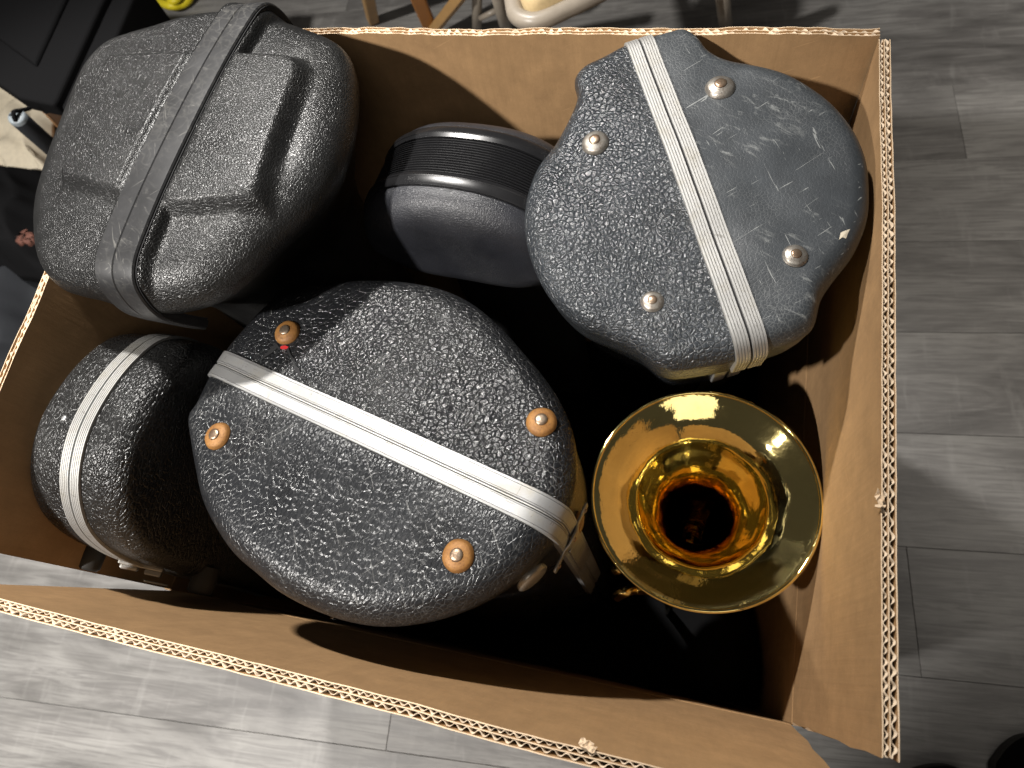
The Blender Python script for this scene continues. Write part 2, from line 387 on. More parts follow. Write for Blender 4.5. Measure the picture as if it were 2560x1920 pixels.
# body walls
def wall(a, b, n):
    a = a - n * .0006; b = b - n * .0006; t4 = [a, b, b + n * TH, a + n * TH]; b4 = [Vector((v.x, v.y, .003)) for v in t4]
    hexa('side_panel', b4, t4, M['card'], box_, .0015)
z1 = Vector((0, 0, .002)); o = TH
wall(ins['FL'] + z1, ins['FR'] + z1, out['f']); wall(ins['BL'] + z1, ins['BR'] + z1, out['b'])
wall(ins['FL'] + z1 , ins['BL'] + z1, out['l']); wall(ins['FR'] + z1, ins['BR'] + z1, out['r'])
hexa('bottom_panel', [Vector((.001, .001, .003)), Vector((bw - .001, .001, .003)), Vector((bw - .001, bl - .001, .003)), Vector((.001, bl - .001, .003))],
     [Vector((.001, .001, .009)), Vector((bw - .001, .001, .009)), Vector((bw - .001, bl - .001, .009)), Vector((.001, bl - .001, .009))], M['card'], box_)
def torn(px, py, z, s, seed, ax=(1, 0, 0)):
    random.seed(seed); c = at(px, py, z); vs = []; fs = []; n = 7
    a = Vector(ax); b = Vector((-a.y, a.x, 0))
    for i in range(n):
        for j in range(4):
            vs.append(c + a * ((i - 3) * s * .3 + random.uniform(-.1, .1) * s) + b * ((j - 1.5) * s * .28 + random.uniform(-.12, .12) * s) + Vector((0, 0, random.uniform(0, .5) * s)))
    for i in range(n - 1):
        for j in range(3):
            if random.random() < .85: fs.append((i * 4 + j, i * 4 + j + 1, i * 4 + j + 5, i * 4 + j + 4))
    o = mk('torn_paper', vs, fs, M['cardedge'], box_, smooth=False)
    so = o.modifiers.new('t', 'SOLIDIFY'); so.thickness = .0006
    random.seed(seed + 50)
torn(2200, 1248, RZ + .001, .006, 5, (0, 1, 0)); torn(1470, 1862, RZ + .001, .0055, 6, (1, -.2, 0))

# ------------------------------------------------------------------ moulded case builder
class Shell:
    """star-shaped outline in the plane (O, n), a rounded rim, walls that go down against n"""
    def __init__(s, O, n, pts, fil, N=300, center=None, U=None):
        s.O = Vector(O); s.n = Vector(n).normalized()
        if U: s.u = Vector(U).normalized(); s.v = s.n.cross(s.u)
        else: s.u, s.v, _ = frame(s.n)
        q = [((p - s.O).dot(s.u), (p - s.O).dot(s.v), 0) for p in pts]
        q = catmull(q, 24)
        cx_ = (max(a.x for a in q) + min(a.x for a in q)) / 2; cy_ = (max(a.y for a in q) + min(a.y for a in q)) / 2
        if center: cx_, cy_ = center
        s.c = (cx_, cy_); s.N = N; s.fil = fil
        pol = sorted((atan2(a.y - cy_, a.x - cx_), math.hypot(a.x - cx_, a.y - cy_)) for a in q)
        s.r = []
        import bisect
        ang = [a for a, _ in pol]
        for i in range(N):
            t = -pi + 2 * pi * i / N; k = bisect.bisect(ang, t)
            a0, r0 = pol[(k - 1) % len(pol)]; a1, r1 = pol[k % len(pol)]
            if k == 0: a0 -= 2 * pi
            if k == len(pol): a1 += 2 * pi
            f = (t - a0) / (a1 - a0) if a1 > a0 else 0; s.r.append(r0 + (r1 - r0) * f)
        s.bumpf = None; s.domeh = .004
    def rad(s, t):
        x = (t + pi) / (2 * pi) * s.N; i = int(math.floor(x)); f = x - i
        return s.r[i % s.N] * (1 - f) + s.r[(i + 1) % s.N] * f
    def H(s, x, y):
        """height over the outline plane at local x, y"""
        dx, dy = x - s.c[0], y - s.c[1]; R = s.rad(atan2(dy, dx)); rho = math.hypot(dx, dy); i = R - rho; a = s.fil
        if i <= 0: h = 0.
        elif i < a: h = sqrt(max(0, a * a - (a - i) ** 2)) * s.fh
        else: h = a * s.fh
        h += s.domeh * (1 - min(1, rho / R) ** 2.5)
        if s.bumpf and i > 0: h += s.bumpf(x, y) * min(1, i / (a * .3))
        return h
    fh = 1.
    def P(s, x, y, h): return s.O + s.u * x + s.v * y + s.n * h
    def loc(s, p): q = p - s.O; return q.dot(s.u), q.dot(s.v)
    def nor(s, x, y, e=.0008):
        hx = (s.H(x + e, y) - s.H(x - e, y)) / (2 * e); hy = (s.H(x, y + e) - s.H(x, y - e)) / (2 * e)
        return (s.n - s.u * hx - s.v * hy).normalized()
    def body(s, name, m, parent, walls, nr=90, side=None, shear=(0, 0), matfn=None):
        vs = []; fs = []; N = s.N; th = [-pi + 2 * pi * k / N for k in range(N)]
        rings = 0
        for j in range(1, nr + 1):                     # interior rings
            for k in range(N):
                R = s.r[k] - s.fil; rho = R * j / nr; x = s.c[0] + cos(th[k]) * rho; y = s.c[1] + sin(th[k]) * rho
                vs.append(s.P(x, y, s.H(x, y)))
            rings += 1
        nf = 14
        for j in range(1, nf + 1):
            i_ = s.fil * (1 - sin(j / nf * pi / 2))
            for k in range(N):
                rho = s.r[k] - i_; x = s.c[0] + cos(th[k]) * rho; y = s.c[1] + sin(th[k]) * rho
                vs.append(s.P(x, y, s.H(x, y) if j < nf else 0))
            rings += 1
        for (inset, dep) in walls:
            for k in range(N):
                rho = max(.001, s.r[k] - (inset(th[k]) if callable(inset) else inset)); vs.append(s.P(s.c[0] + cos(th[k]) * rho + shear[0] * dep, s.c[1] + sin(th[k]) * rho + shear[1] * dep, -dep))
            rings += 1
        c0 = len(vs); vs.append(s.P(s.c[0], s.c[1], s.H(*s.c)))
        for k in range(N): fs.append((c0, k, (k + 1) % N))
        for j in range(rings - 1):
            for k in range(N):
                a = j * N + k; b = j * N + (k + 1) % N; fs.append((a, a + N, b + N, b))
        fs.append(tuple((rings - 1) * N + k for k in range(N)))
        o = mk(name, vs, fs, m, parent)
        if matfn:
            mi = []
            for p in o.data.polygons:
                x, y = s.loc(p.center); mi.append(matfn(x, y))
            o.data.polygons.foreach_set('material_index', mi)
        return o
    def path(s, p0, p1, d0, d1, shear=(0, 0), smooth=3, wall=None, hump=0):
        """curve over the end along the line p0-p1 (local), going down the walls by d0 / d1"""
        x0, y0 = p0; x1, y1 = p1; L = math.hypot(x1 - x0, y1 - y0); dx, dy = (x1 - x0) / L, (y1 - y0) / L
        def exit_(sg):
            t = L / 2
            for _ in range(4000):
                x = x0 + dx * t; y = y0 + dy * t
                if math.hypot(x - s.c[0], y - s.c[1]) >= s.rad(atan2(y - s.c[1], x - s.c[0])): return t
                t += sg * .0002
            return t
        ta, tb = exit_(-1), exit_(1); pts = []
        def ins_(d):
            if not wall: return 0.
            for (i0, a0), (i1, a1) in zip(wall, wall[1:]):
                if d <= a1 + 1e-6: return i0 + (i1 - i0) * (d - a0) / (a1 - a0)
            return wall[-1][0]
        def wp(t, d):
            x = x0 + dx * t; y = y0 + dy * t; q = math.hypot(x - s.c[0], y - s.c[1]); k = (q - ins_(d)) / q
            return s.P(s.c[0] + (x - s.c[0]) * k + shear[0] * d, s.c[1] + (y - s.c[1]) * k + shear[1] * d, -d)
        for k in range(12): pts.append(wp(ta, d0 * (1 - k / 12)))
        M_ = 260
        Hs = s.H
        if hump: bf, s.bumpf = s.bumpf, None
        for k in range(M_ + 1):
            t = (ta + tb) / 2 - (tb - ta) / 2 * cos(pi * k / M_); x = x0 + dx * t; y = y0 + dy * t
            pts.append(s.P(x, y, (s.H(x, y) if 0 < k < M_ else 0) + hump * sin(pi * k / M_) ** 1.0))
        if hump: s.bumpf = bf
        for k in range(1, 25): pts.append(wp(tb, d1 * k / 24))
        Sd = (s.u * -dy + s.v * dx).normalized()
        # resample
        out_ = [pts[0]]; acc = 0; st = .0022
        for a, b in zip(pts, pts[1:]):
            if (b - out_[-1]).length >= st: out_.append(b)
        for _ in range(smooth):
            out_ = [out_[0]] + [(out_[i - 1] + out_[i] * 2 + out_[i + 1]) / 4 for i in range(1, len(out_) - 1)] + [out_[-1]]
        return out_, Sd
def strip(name, pts, Sd, sec, m, parent, closed=False, smooth=True):
    """sweep the cross-section sec [(side, out)] along pts"""
    vs = []; fs = []; K = len(sec); n = len(pts)
    for i, p in enumerate(pts):
        t = (pts[(i + 1) % n] - pts[i - 1]) if closed else (pts[min(i + 1, n - 1)] - pts[max(i - 1, 0)])
        N_ = t.normalized().cross(Sd).normalized(); 
        for (a, b) in sec: vs.append(p + Sd * a + N_ * b)
    for i in range(n if closed else n - 1):
        for k in range(K):
            a = i * K + k; b = i * K + (k + 1) % K; c = ((i + 1) % n) * K
            fs.append((a, c + k, c + (k + 1) % K, b))
    if not closed: fs += [tuple(range(K)), tuple(range((n - 1) * K, n * K))]
    o = mk(name, vs, fs, m, parent, smooth=smooth); o.data.set_sharp_from_angle(angle=radians(28)); return o
def sec_flat(a, b, h, sgn=1):
    """flat trim with a lip line along each edge"""
    w = b - a; s = [(a, -.003), (a, h * .75), (a + w * .04, h)]
    s += [(a + w * .10, h), (a + w * .115, h * .72), (a + w * .13, h), (a + w * .80, h * 1.08), (a + w * .815, h * .8), (a + w * .83, h * 1.08), (a + w * .97, h), (b, h * .7), (b, -.003)]
    return s
def sec_rib(a, b, h, n=5):
    s = [(a, -.003), (a, h * .6)]; w = (b - a) / n
    for k in range(n):
        x = a + k * w; s += [(x + w * .12, h), (x + w * .82, h), (x + w * .97, h * .62)]
    s += [(b, h * .55), (b, -.003)]; return s
def foot(parent, p, n, R, mcap, mriv, h=.55, cap=True, name='foot'):
    h *= .8; prof = [(R * 1.0, -.001), (R * 1.02, .0006), (R * 1.0, R * .08), (R * .93, R * .2), (R * .8, R * .33), (R * .62, R * .45 * h / .55), (R * .45, R * h), (R * .40, R * h * 1.03), (R * .38, R * h * .98), (.0001, R * h * .98)]
    sd = random.random() * 9
    f = lathe(name, prof, p, n, mcap, parent, 40, wob=lambda a, hh: .012 * sin(a * 2 + sd) + .008 * sin(a * 5 + sd * 2))
    r = R * .42; h0 = R * h * .97
    if cap: lathe('rivet', [(r, h0 - .001), (r, h0 + r * .12), (r * .88, h0 + r * .24), (r * .5, h0 + r * .30), (.0001, h0 + r * .32)], p, n, mriv, f, 28)
    return f

# ------------------------------------------------------------------ case D : large round ended case in the middle
zD = .185
OD = at(950, 1130, zD); nD = Vector((-.03, .03, 1)).normalized()
pxD = [(573, 879), (616, 827), (656, 782), (696, 750), (771, 724), (851, 710), (937, 703), (1022, 707), (1108, 724), (1183, 759), (1251, 816), (1314, 885), (1366, 948), (1408, 1016), (1434, 1090), (1442, 1170), (1430, 1245), (1398, 1320), (1350, 1390), (1290, 1448), (1215, 1498), (1120, 1538), (1020, 1560), (937, 1564), (851, 1549), (771, 1520), (696, 1480), (639, 1434), (582, 1383), (536, 1314), (507, 1251), (490, 1177), (479, 1108), (474, 1051), (496, 1016), (524, 959), (542, 930)]
sD = Shell(OD, nD, [atp(x, y, OD + nD * .006, nD) - nD * .006 for x, y in pxD], .022); sD.domeh = .005
cD = thing('instrument_case', 'large coarse grained black case with plain aluminium trim and rusty orange feet, box centre', 'instrument case', 'black instrument cases packed in the box')
gD = [sD.loc(atp(x, y, OD + nD * .022, nD)) for x, y in ((556, 912), (1352, 1278))]
def sideD(x, y):
    (x0, y0), (x1, y1) = gD; return (x1 - x0) * (y - y0) - (y1 - y0) * (x - x0)
def bumpD(x, y):
    d = abs(sideD(x, y)) / math.hypot(gD[1][0] - gD[0][0], gD[1][1] - gD[0][1])
    return -.002 * math.exp(-(d / .014) ** 2) + .0016 * math.sin(x * 31 + 1) * math.sin(y * 27)
sD.bumpf = bumpD
tD = lambda k: (lambda th: .002 + k * max(0, cos(th + 1.95)) ** .7)
wl = [(.0005, .006), (tD(.008), .02), (tD(.024), .045), (tD(.04), .08), (tD(.05), .16), (tD(.05), .3), (tD(.05), .56)]
sD.body('shell', [M['leaD'], M['leaD2']], cD, wl, matfn=lambda x, y: 0 if sideD(x, y) > 0 else 1)
pth, Sd = sD.path(gD[0], gD[1], .06, .26)
def two_trims(parent, pth, Sd, half, gap, h, mat, kind, nr=5, seam=True, name='trim_strip'):
    mk_ = (lambda a, b: sec_flat(a, b, h)) if kind == 'flat' else (lambda a, b: sec_rib(a, b, h, nr))
    strip(name, pth, Sd, mk_(gap / 2, half), mat, parent); strip(name, pth, Sd, [(-a, b) for a, b in mk_(gap / 2, half)], mat, parent)
    if seam: strip('seam', pth, Sd, [(-gap / 2 - .0005, -.002), (-gap / 2 - .0005, h * .3), (gap / 2 + .0005, h * .3), (gap / 2 + .0005, -.002)], M['dark'], parent)
two_trims(cD, pth, Sd, .0132, .0022, .0030, M['alu'], 'flat')
# pale inner lip of the seam
strip('seam_lip', pth, Sd, [(-.0004, 0), (-.0004, .0019), (.0006, .0019), (.0006, 0)], M['alu2'], cD)
def on(s, px, py):
    q = s.O + s.n * s.fil * s.fh
    x, y = s.loc(atp(px, py, q, s.n)); return x, y
for (px, py) in ((722, 835), (549, 1093), (1354, 1056), (1149, 1392)):
    x, y = on(sD, px, py); foot(cD, sD.P(x, y, sD.H(x, y)), sD.nor(x, y, .004), .0118, M['rust'], M['rivet'])
# hinge clasp across the trim on the right wall
def frm(i, pth, Sd):
    t = (pth[i + 1] - pth[i - 1]).normalized(); n = t.cross(Sd).normalized(); return pth[i], t, n
ii = min(range(len(pth)), key=lambda i: (pth[i] - sD.P(*sD.loc(pth[-3]), -.035)).length)
pc, tc_, nc = frm(ii, pth, Sd)
vs = []; 
prof = [(-.030, .0030), (-.028, .0045), (-.022, .0042), (-.019, .0022), (-.012, .0030), (-.006, .006), (0, .0068), (.006, .006), (.012, .0030), (.019, .0022), (.022, .0042), (.028, .0045), (.030, .0030)]
vs = []; fs = []
for (a, hw) in prof:
    for (sg, k) in ((-1, .0032), (1, .0032), (1, .0052), (-1, .0052)): vs.append(pc + Sd * a + tc_ * sg * hw + nc * (k + (.001 if abs(a) < .01 else -.0012)))
for i in range(len(prof) - 1):
    for k in range(4): fs.append((i * 4 + k, (i + 1) * 4 + k, (i + 1) * 4 + (k + 1) % 4, i * 4 + (k + 1) % 4))
fs += [(0, 1, 2, 3), tuple(range(len(vs) - 4, len(vs)))]
hg = bevel(mk('clasp', vs, fs, M['dimmetal'], cD), .0006)
lathe('rivet', [(.0022, .005), (.0022, .0068), (.0015, .0074), (.0001, .0076)], pc, nc, M['rivet'], hg, 20)
lathe('rivet', [(.0018, .003), (.0018, .005), (.0001, .0056)], pc + Sd * .024, nc, M['rivet'], hg, 20); lathe('rivet', [(.0018, .003), (.0018, .005), (.0001, .0056)], pc - Sd * .024, nc, M['rivet'], hg, 20)
box('hinge_plate', pc + tc_ * .055 + nc * .0042, (tc_, Sd, nc), (.085, .018, .0016), M['dimmetal'], cD, .0007)
# stud on the front right wall, and one rusted foot on the right wall
def wallpt(s, ang, dep, inset):
    t = ang; rho = s.rad(t) - inset; p = s.P(s.c[0] + cos(t) * rho, s.c[1] + sin(t) * rho, -dep)
    e = .02; q = [Vector((cos(t + k) * s.rad(t + k), sin(t + k) * s.rad(t + k), 0)) for k in (-e, e)]
    tg = q[1] - q[0]; nn = (s.u * tg.y - s.v * tg.x).normalized(); return p, nn
def findang(s, px, py, dep):
    best = None
    for k in range(720):
        t = -pi + 2 * pi * k / 720; rho = s.rad(t); p = s.P(s.c[0] + cos(t) * rho, s.c[1] + sin(t) * rho, -dep)
        q = CM.transposed() @ (p - CP); X = 1280 + F * q.x / -q.z; Y = 960 - F * q.y / -q.z
        d = math.hypot(X - px, Y - py)
        if best is None or d < best[0]: best = (d, t)
    return best[1]
t_ = findang(sD, 1326, 1440, .022); p_, n_ = wallpt(sD, t_, .022, .0)
lathe('stud', [(.0135, -.002), (.014, .001), (.012, .0025), (.006, .0035), (.0001, .0038)], p_, n_, M['dimmetal'], cD, 36)
t_ = findang(sD, 1466, 1325, .05); p_, n_ = wallpt(sD, t_, .05, .001)
foot(cD, p_, n_, .0118, M['rust'], M['rivet'], cap=False)
# tear by the foot, with the red lining showing
def ribbon(s, pxs, wd, m, parent, name, lift=.0003, closed=False, th=.0002):
    pts = [on(s, *q) for q in pxs]; vs = []; fs = []
    for i, (x, y) in enumerate(pts):
        a = pts[max(i - 1, 0)]; b = pts[min(i + 1, len(pts) - 1)]; d = Vector((b[0] - a[0], b[1] - a[1], 0)).normalized()
        ww = wd[i] if isinstance(wd, (list, tuple)) else wd
        for sg in (-1, 1):
            X, Y = x - d.y * sg * ww, y + d.x * sg * ww
            vs.append(s.P(X, Y, s.H(X, Y) + lift)); vs.append(s.P(X, Y, s.H(X, Y) + lift - th - .001))
    for i in range(len(pts) - 1):
        k = i * 4; fs += [(k, k + 4, k + 6, k + 2), (k, k + 1, k + 5, k + 4), (k + 2, k + 6, k + 7, k + 3)]
    return mk(name, vs, fs, m, parent, smooth=False)
tr = ribbon(sD, [(655, 905), (668, 893), (680, 884), (690, 874), (698, 866)], [.0007, .0013, .0020, .0028, .0020], M['dark'], cD, 'tear', .0010)
ribbon(sD, [(706, 873), (716, 872), (724, 874)], [.0012, .0016, .0012], M['red'], cD, 'lining', .0011)
ribbon(sD, [(696, 870), (706, 877)], [.001, .001], M['dark'], cD, 'tear', .0010)
ribbon(sD, [(722, 874), (730, 893), (738, 904), (741, 918), (748, 930), (752, 936), (760, 948), (770, 952)], [.0013, .0008, .0012, .0007, .0018, .0011, .0008, .0006], M['dark'], cD, 'tear', .0010)
ribbon(sD, [(850, 1010), (880, 1022), (900, 1035), (930, 1050), (972, 1044)], [.0003, .0005, .0003, .0006, .0003], M['dark'], cD, 'tear', .0008)

# ------------------------------------------------------------------ case C : blue-grey lobed case top right
nC = Vector((-.02, -.10, 1)).normalized(); OC = at(1740, 500, .232)
pxC = [(1724, 80), (1746, 97), (1768, 124), (1812, 148), (1901, 169), (1990, 201), (2073, 255), (2132, 320), (2165, 391), (2175, 462), (2171, 545), (2138, 628), (2085, 699), (2055, 746), (2037, 811), (2002, 841), (1931, 868), (1878, 886), (1812, 903), (1700, 920), (1658, 915), (1629, 900), (1587, 868), (1528, 843), (1445, 808), (1386, 758), (1339, 681), (1312, 592), (1312, 509), (1339, 426), (1386, 361), (1422, 296), (1442, 243), (1435, 201), (1457, 172), (1505, 148), (1558, 118), (1623, 97), (1680, 80), (1702, 74)]
sC = Shell(OC, nC, [atp(x, y, OC + nC * .006, nC) - nC * .006 for x, y in pxC], .016); sC.domeh = .004
cC = thing('instrument_case', 'blue grey lobed case with ribbed aluminium trim, scuffed right half and nickel feet', 'instrument case', 'black instrument cases packed in the box')
gC = [sC.loc(atp(x, y, OC + nC * .016, nC)) for x, y in ((1604, 118), (1882, 868))]
def sideC(x, y):
    (x0, y0), (x1, y1) = gC; return (x1 - x0) * (y - y0) - (y1 - y0) * (x - x0)
sC.bumpf = lambda x, y: .0014 * math.sin(x * 37 + 2) * math.sin(y * 33 + 1) + .0006 * math.sin(x * 90) * math.sin(y * 80 + 2)
iC = lambda b, dep: (lambda th: b + max(0, sin(th)) * (.36 * dep + (.02 if dep > .05 else 0)))
wl = [(iC(.0005, .01), .01), (iC(.001, .03), .03), (iC(.003, .055), .055), (iC(.012, .065), .065), (iC(.014, .15), .15), (iC(.03, .25), .25), (iC(.04, .42), .42)]
sh = (0.02, 0.10)
def shv(s, wdir):      # shear that keeps the walls vertical
    d = -Vector((0, 0, 1)); k = d.dot(-s.n); v = d / k + s.n; return (v.dot(s.u), v.dot(s.v))
sh = shv(sC, None); sh = (sh[0], sh[1] + .24)
sC.body('shell', [M['leaC'], M['leaC2']], cC, wl, shear=sh, matfn=lambda x, y: 1 if sideC(x, y) > 0 else 0)
pthC, SdC = sC.path(gC[0], gC[1], .05, .035, shear=sh)
two_trims(cC, pthC, SdC, .0118, .0016, .0024, M['alu2'], 'rib', 5)
for (px, py, R) in ((1800, 224, .0118), (1489, 362, .0112), (1631, 756, .0085), (1986, 645, .0090)):
    x, y = on(sC, px, py); foot(cC, sC.P(x, y, sC.H(x, y)), sC.nor(x, y, .004), R, M['nickel'], M['rivet'])
# trim going down the lower body
p0 = sC.P(gC[1][0], gC[1][1], 0)
t_ = findang(sC, 1870, 895, .0)
pa, na = wallpt(sC, t_, .07, .013); pb, _ = wallpt(sC, t_, .15, .014)
off = lambda dep: sC.u * sh[0] * dep + sC.v * sh[1] * dep
pa += off(.07); pb += off(.15); ax = (pb - pa).normalized(); sdx = ax.cross(na).normalized()
for sg in (-1, 1): box('trim_strip', (pa + pb) / 2 + sdx * sg * .0075 + na * .001, ((pb - pa).normalized(), sdx, na), ((pb - pa).length, .012, .003), M['alu2'], cC, .0008)

# ------------------------------------------------------------------ case A : tall black moulded case top left
zA = .268; nA = Vector((-.06, -.02, 1)).normalized(); OA = at(480, 400, zA)
pxA = [(95, 600), (100, 520), (130, 415), (165, 325), (198, 245), (235, 175), (285, 125), (345, 100), (410, 80), (480, 58), (560, 44), (640, 44), (690, 54), (770, 80), (840, 108), (872, 140), (886, 200), (880, 300), (850, 415), (790, 510), (706, 590), (610, 678), (520, 742), (420, 770), (330, 768), (230, 740), (150, 718), (108, 672)]
sA = Shell(OA, nA, [atp(x, y, OA + nA * .006, nA) - nA * .006 for x, y in pxA], .030, N=420); sA.domeh = .010; sA.fh = .85
cA = thing('instrument_case', 'black moulded case with raised pads and smooth dark seam bands, overhanging the box corner', 'instrument case', 'black instrument cases packed in the box')
topA = OA + nA * .047
gA = [sA.loc(atp(x, y, topA, nA)) for x, y in ((561, 60), (330, 515))]
padpx = [(278, 128), (430, 128), (600, 122), (755, 122), (785, 165), (642, 568), (606, 598), (430, 550), (250, 575), (100, 560)]
padO = OA + nA * .036
pad = [sA.loc(atp(x, y, padO, nA)) for x, y in padpx]
def sdf(poly, x, y):
    d = -1e9; 
    A2 = sum(poly[i][0] * poly[(i + 1) % len(poly)][1] - poly[(i + 1) % len(poly)][0] * poly[i][1] for i in range(len(poly)))
    sg = 1 if A2 > 0 else -1; acc = []
    for i in range(len(poly)):
        (x0, y0), (x1, y1) = poly[i], poly[(i + 1) % len(poly)]; L = math.hypot(x1 - x0, y1 - y0)
        acc.append(sg * -((x1 - x0) * (y - y0) - (y1 - y0) * (x - x0)) / L)
    m_ = max(acc); k = 420     # smooth maximum rounds the corners
    return m_ + math.log(sum(math.exp((a - m_) * k) for a in acc)) / k
def bumpA(x, y):
    d = -sdf(pad, x, y); t = max(0, min(1, d / .014)); t = t * t * (3 - 2 * t)
    b = abs((gA[1][0] - gA[0][0]) * (y - gA[0][1]) - (gA[1][1] - gA[0][1]) * (x - gA[0][0])) / math.hypot(gA[1][0] - gA[0][0], gA[1][1] - gA[0][1])
    k = max(0, min(1, (.0285 - b) / .006)); k = k * k * (3 - 2 * k)
    return .0135 * t * (1 - k) + .0105 * k
sA.bumpf = bumpA
qA = lambda a, b: (lambda th: a + b * max(0, cos(th + .75)) ** .6)
wl = [(qA(.001, .003), .01), (qA(.005, .012), .025), (qA(.012, .022), .045), (qA(.022, .03), .07), (qA(.034, .03), .095), (qA(.048, .03), .12), (qA(.06, .02), .15), (.07, .3), (.07, .66)]
sA.body('shell', [M['leaA']], cA, wl, nr=110)
pthA, SdA = sA.path(gA[0], gA[1], .03, .055, smooth=12, wall=[(0, 0), (.001, .01), (.005, .025), (.012, .045), (.022, .07), (.034, .095), (.048, .12)])
h = .0026
def sec_soft(a, b, h):
    w = b - a; return [(a, -.008), (a, h * .6), (a + w * .05, h), (a + w * .5, h * 1.15), (a + w * .95, h), (b, h * .5), (b, -.008)]
strip('seam_band', pthA, SdA, sec_soft(.0006, .0210, h * 1.1), M['rub'], cA); strip('seam_band', pthA, SdA, sec_soft(-.0195, -.0006, h * .8), M['rub'], cA)
strip('seam', pthA, SdA, [(-.0006, -.003), (-.0006, h * .5), (.0006, h * .5), (.0006, -.003)], M['dark'], cA)
strip('seam', pthA, SdA, [(.0209, -.006), (.0209, .0004), (.0222, .0004), (.0222, -.006)], M['dark'], cA)  # dark strip put in as the shadow line beside the right band
# dried smear on the band
ribs = []
# ------------------------------------------------------------------ arch-topped cases (B, E)
def pillow(parent, O, n, U, pts, prof, m, name='shell', N=260, center=None):
    """closed body: outline in plane (O,n), swept against n with inset profile [(inset, depth)]"""
    s = Shell(O, n, pts, .001, N=N, center=center, U=U); vs = []; fs = []; th = [-pi + 2 * pi * k / N for k in range(N)]
    for (i_, d) in prof:
        for k in range(N):
            rho = max(.0005, s.r[k] - i_); vs.append(s.P(s.c[0] + cos(th[k]) * rho, s.c[1] + sin(th[k]) * rho, -d))
    for j in range(len(prof) - 1):
        for k in range(N): fs.append((j * N + k, j * N + (k + 1) % N, (j + 1) * N + (k + 1) % N, (j + 1) * N + k))
    fs += [tuple(range(N)), tuple(range(len(vs) - N, len(vs)))]
    o = mk(name, vs, fs, m, parent); return s, o
def fil(r, d0, sg, n=8, base=0., far=.09):
    """rounded edge: from face to wall (sg=1) or wall to face (sg=-1)"""
    a = [(base + r - r * sin(t * pi / 2 / n), d0 + r - r * cos(t * pi / 2 / n)) for t in range(n + 1)]
    return a if sg == 1 else None
def end_in(r, d0, base=0., far=.2, flat=.006): return [(far, d0 - flat), (base + r + .03, d0 - flat * .5)] + [(base + r - r * sin(t / 10 * pi / 2), d0 + r - r * cos(t / 10 * pi / 2)) for t in range(11)]
def end_out(r, d1, base=0., far=.2, flat=.006): return [(base + r - r * cos(t / 10 * pi / 2), d1 - r + r * sin(t / 10 * pi / 2)) for t in range(11)] + [(base + r + .03, d1 + flat * .5), (far, d1 + flat)]
# B : outline in the (y, z) plane, thickness along x
cB = thing('instrument_case', 'narrow black case with ribbed aluminium trim arching over it, at the left box wall', 'instrument case', 'black instrument cases packed in the box')
nB = Vector((-1, .05, -.04)).normalized(); OB = W(-.030, .115, .05)
ptsB = [W(-.02, y, z) for y, z in ((.232, .120), (.230, .165), (.214, .196), (.185, .213), (.152, .222), (.118, .224), (.088, .217), (.063, .203), (.042, .180), (.029, .146), (.023, .100), (.0215, .04), (.0215, -.05), (.022, -.12), (.06, -.14), (.18, -.14), (.228, -.12), (.232, -.05), (.234, .04))]
TB = .116
profB = end_in(.030, 0) + [(-.001, .050), (-.001, .080)] + end_out(.018, TB)
uB = Vector((0, 1, 0)); uB = (uB - nB * uB.dot(nB)).normalized()
sB, _ = pillow(cB, OB, nB, uB, ptsB, profB, M['leaB'])
def ringtrim(s, parent, d0, secf, m, name, a0=0, a1=2 * pi):
    th = [-pi + 2 * pi * k / s.N for k in range(s.N)]
    pts = [s.P(s.c[0] + cos(t) * s.r[k], s.c[1] + sin(t) * s.r[k], -d0) for k, t in enumerate(th)]
    Sd = s.n; vs = []
    return strip(name, pts, Sd, secf, m, parent, closed=True)
for a, b in ((.0008, .0105), (-.0105, -.0008)):
    ringtrim(sB, cB, .067, [(q, -r_) for q, r_ in sec_rib(a, b, -.0034, 5)] if False else [(q, r_) for q, r_ in sec_rib(a, b, .0034, 5)], M['alu2'], 'trim_strip')
ringtrim(sB, cB, .067, [(-.001, -.002), (-.001, .0014), (.001, .0014), (.001, -.002)], M['greycap'], 'seam')
# rubber feet and latch on its front side
X, Y, Z = Vector((1, 0, 0)), Vector((0, 1, 0)), Vector((0, 0, 1))
p = at(222, 1402, .11); lathe('rubber_foot', [(.0115, -.012), (.0125, .0), (.0122, .012), (.010, .0145), (.0001, .015)], p + Y * .006, -Y, M['rubber'], cB, 28)
p = at(505, 1464, .06); lathe('rubber_foot', [(.0115, -.012), (.0125, .0), (.0122, .012), (.010, .0145), (.0001, .015)], p + Y * .006, -Y, M['rubber'], cB, 28)
la = at(350, 1428, .10); lx = (at(435, 1444, .085) - at(300, 1415, .11)).normalized(); lz = lx.cross(Y).normalized()
lt_ = box('latch', la + Y * .006, (lx, Y, lz), (.040, .006, .018), M['alu2'], cB, .0012)
box('latch_hook', la - lx * .010 + Y * .0015, (lx, Y, lz), (.016, .005, .012), M['alu2'], lt_, .0018); box('latch_lever', la + lx * .012 + Y * .001, (lx, Y, lz), (.015, .006, .014), M['alu'], lt_, .0015)
p = at(390, 1458, .085); box('latch_lever', p, (lx, Y, lz), (.022, .002, .010), M['alu2'], lt_, .0008)
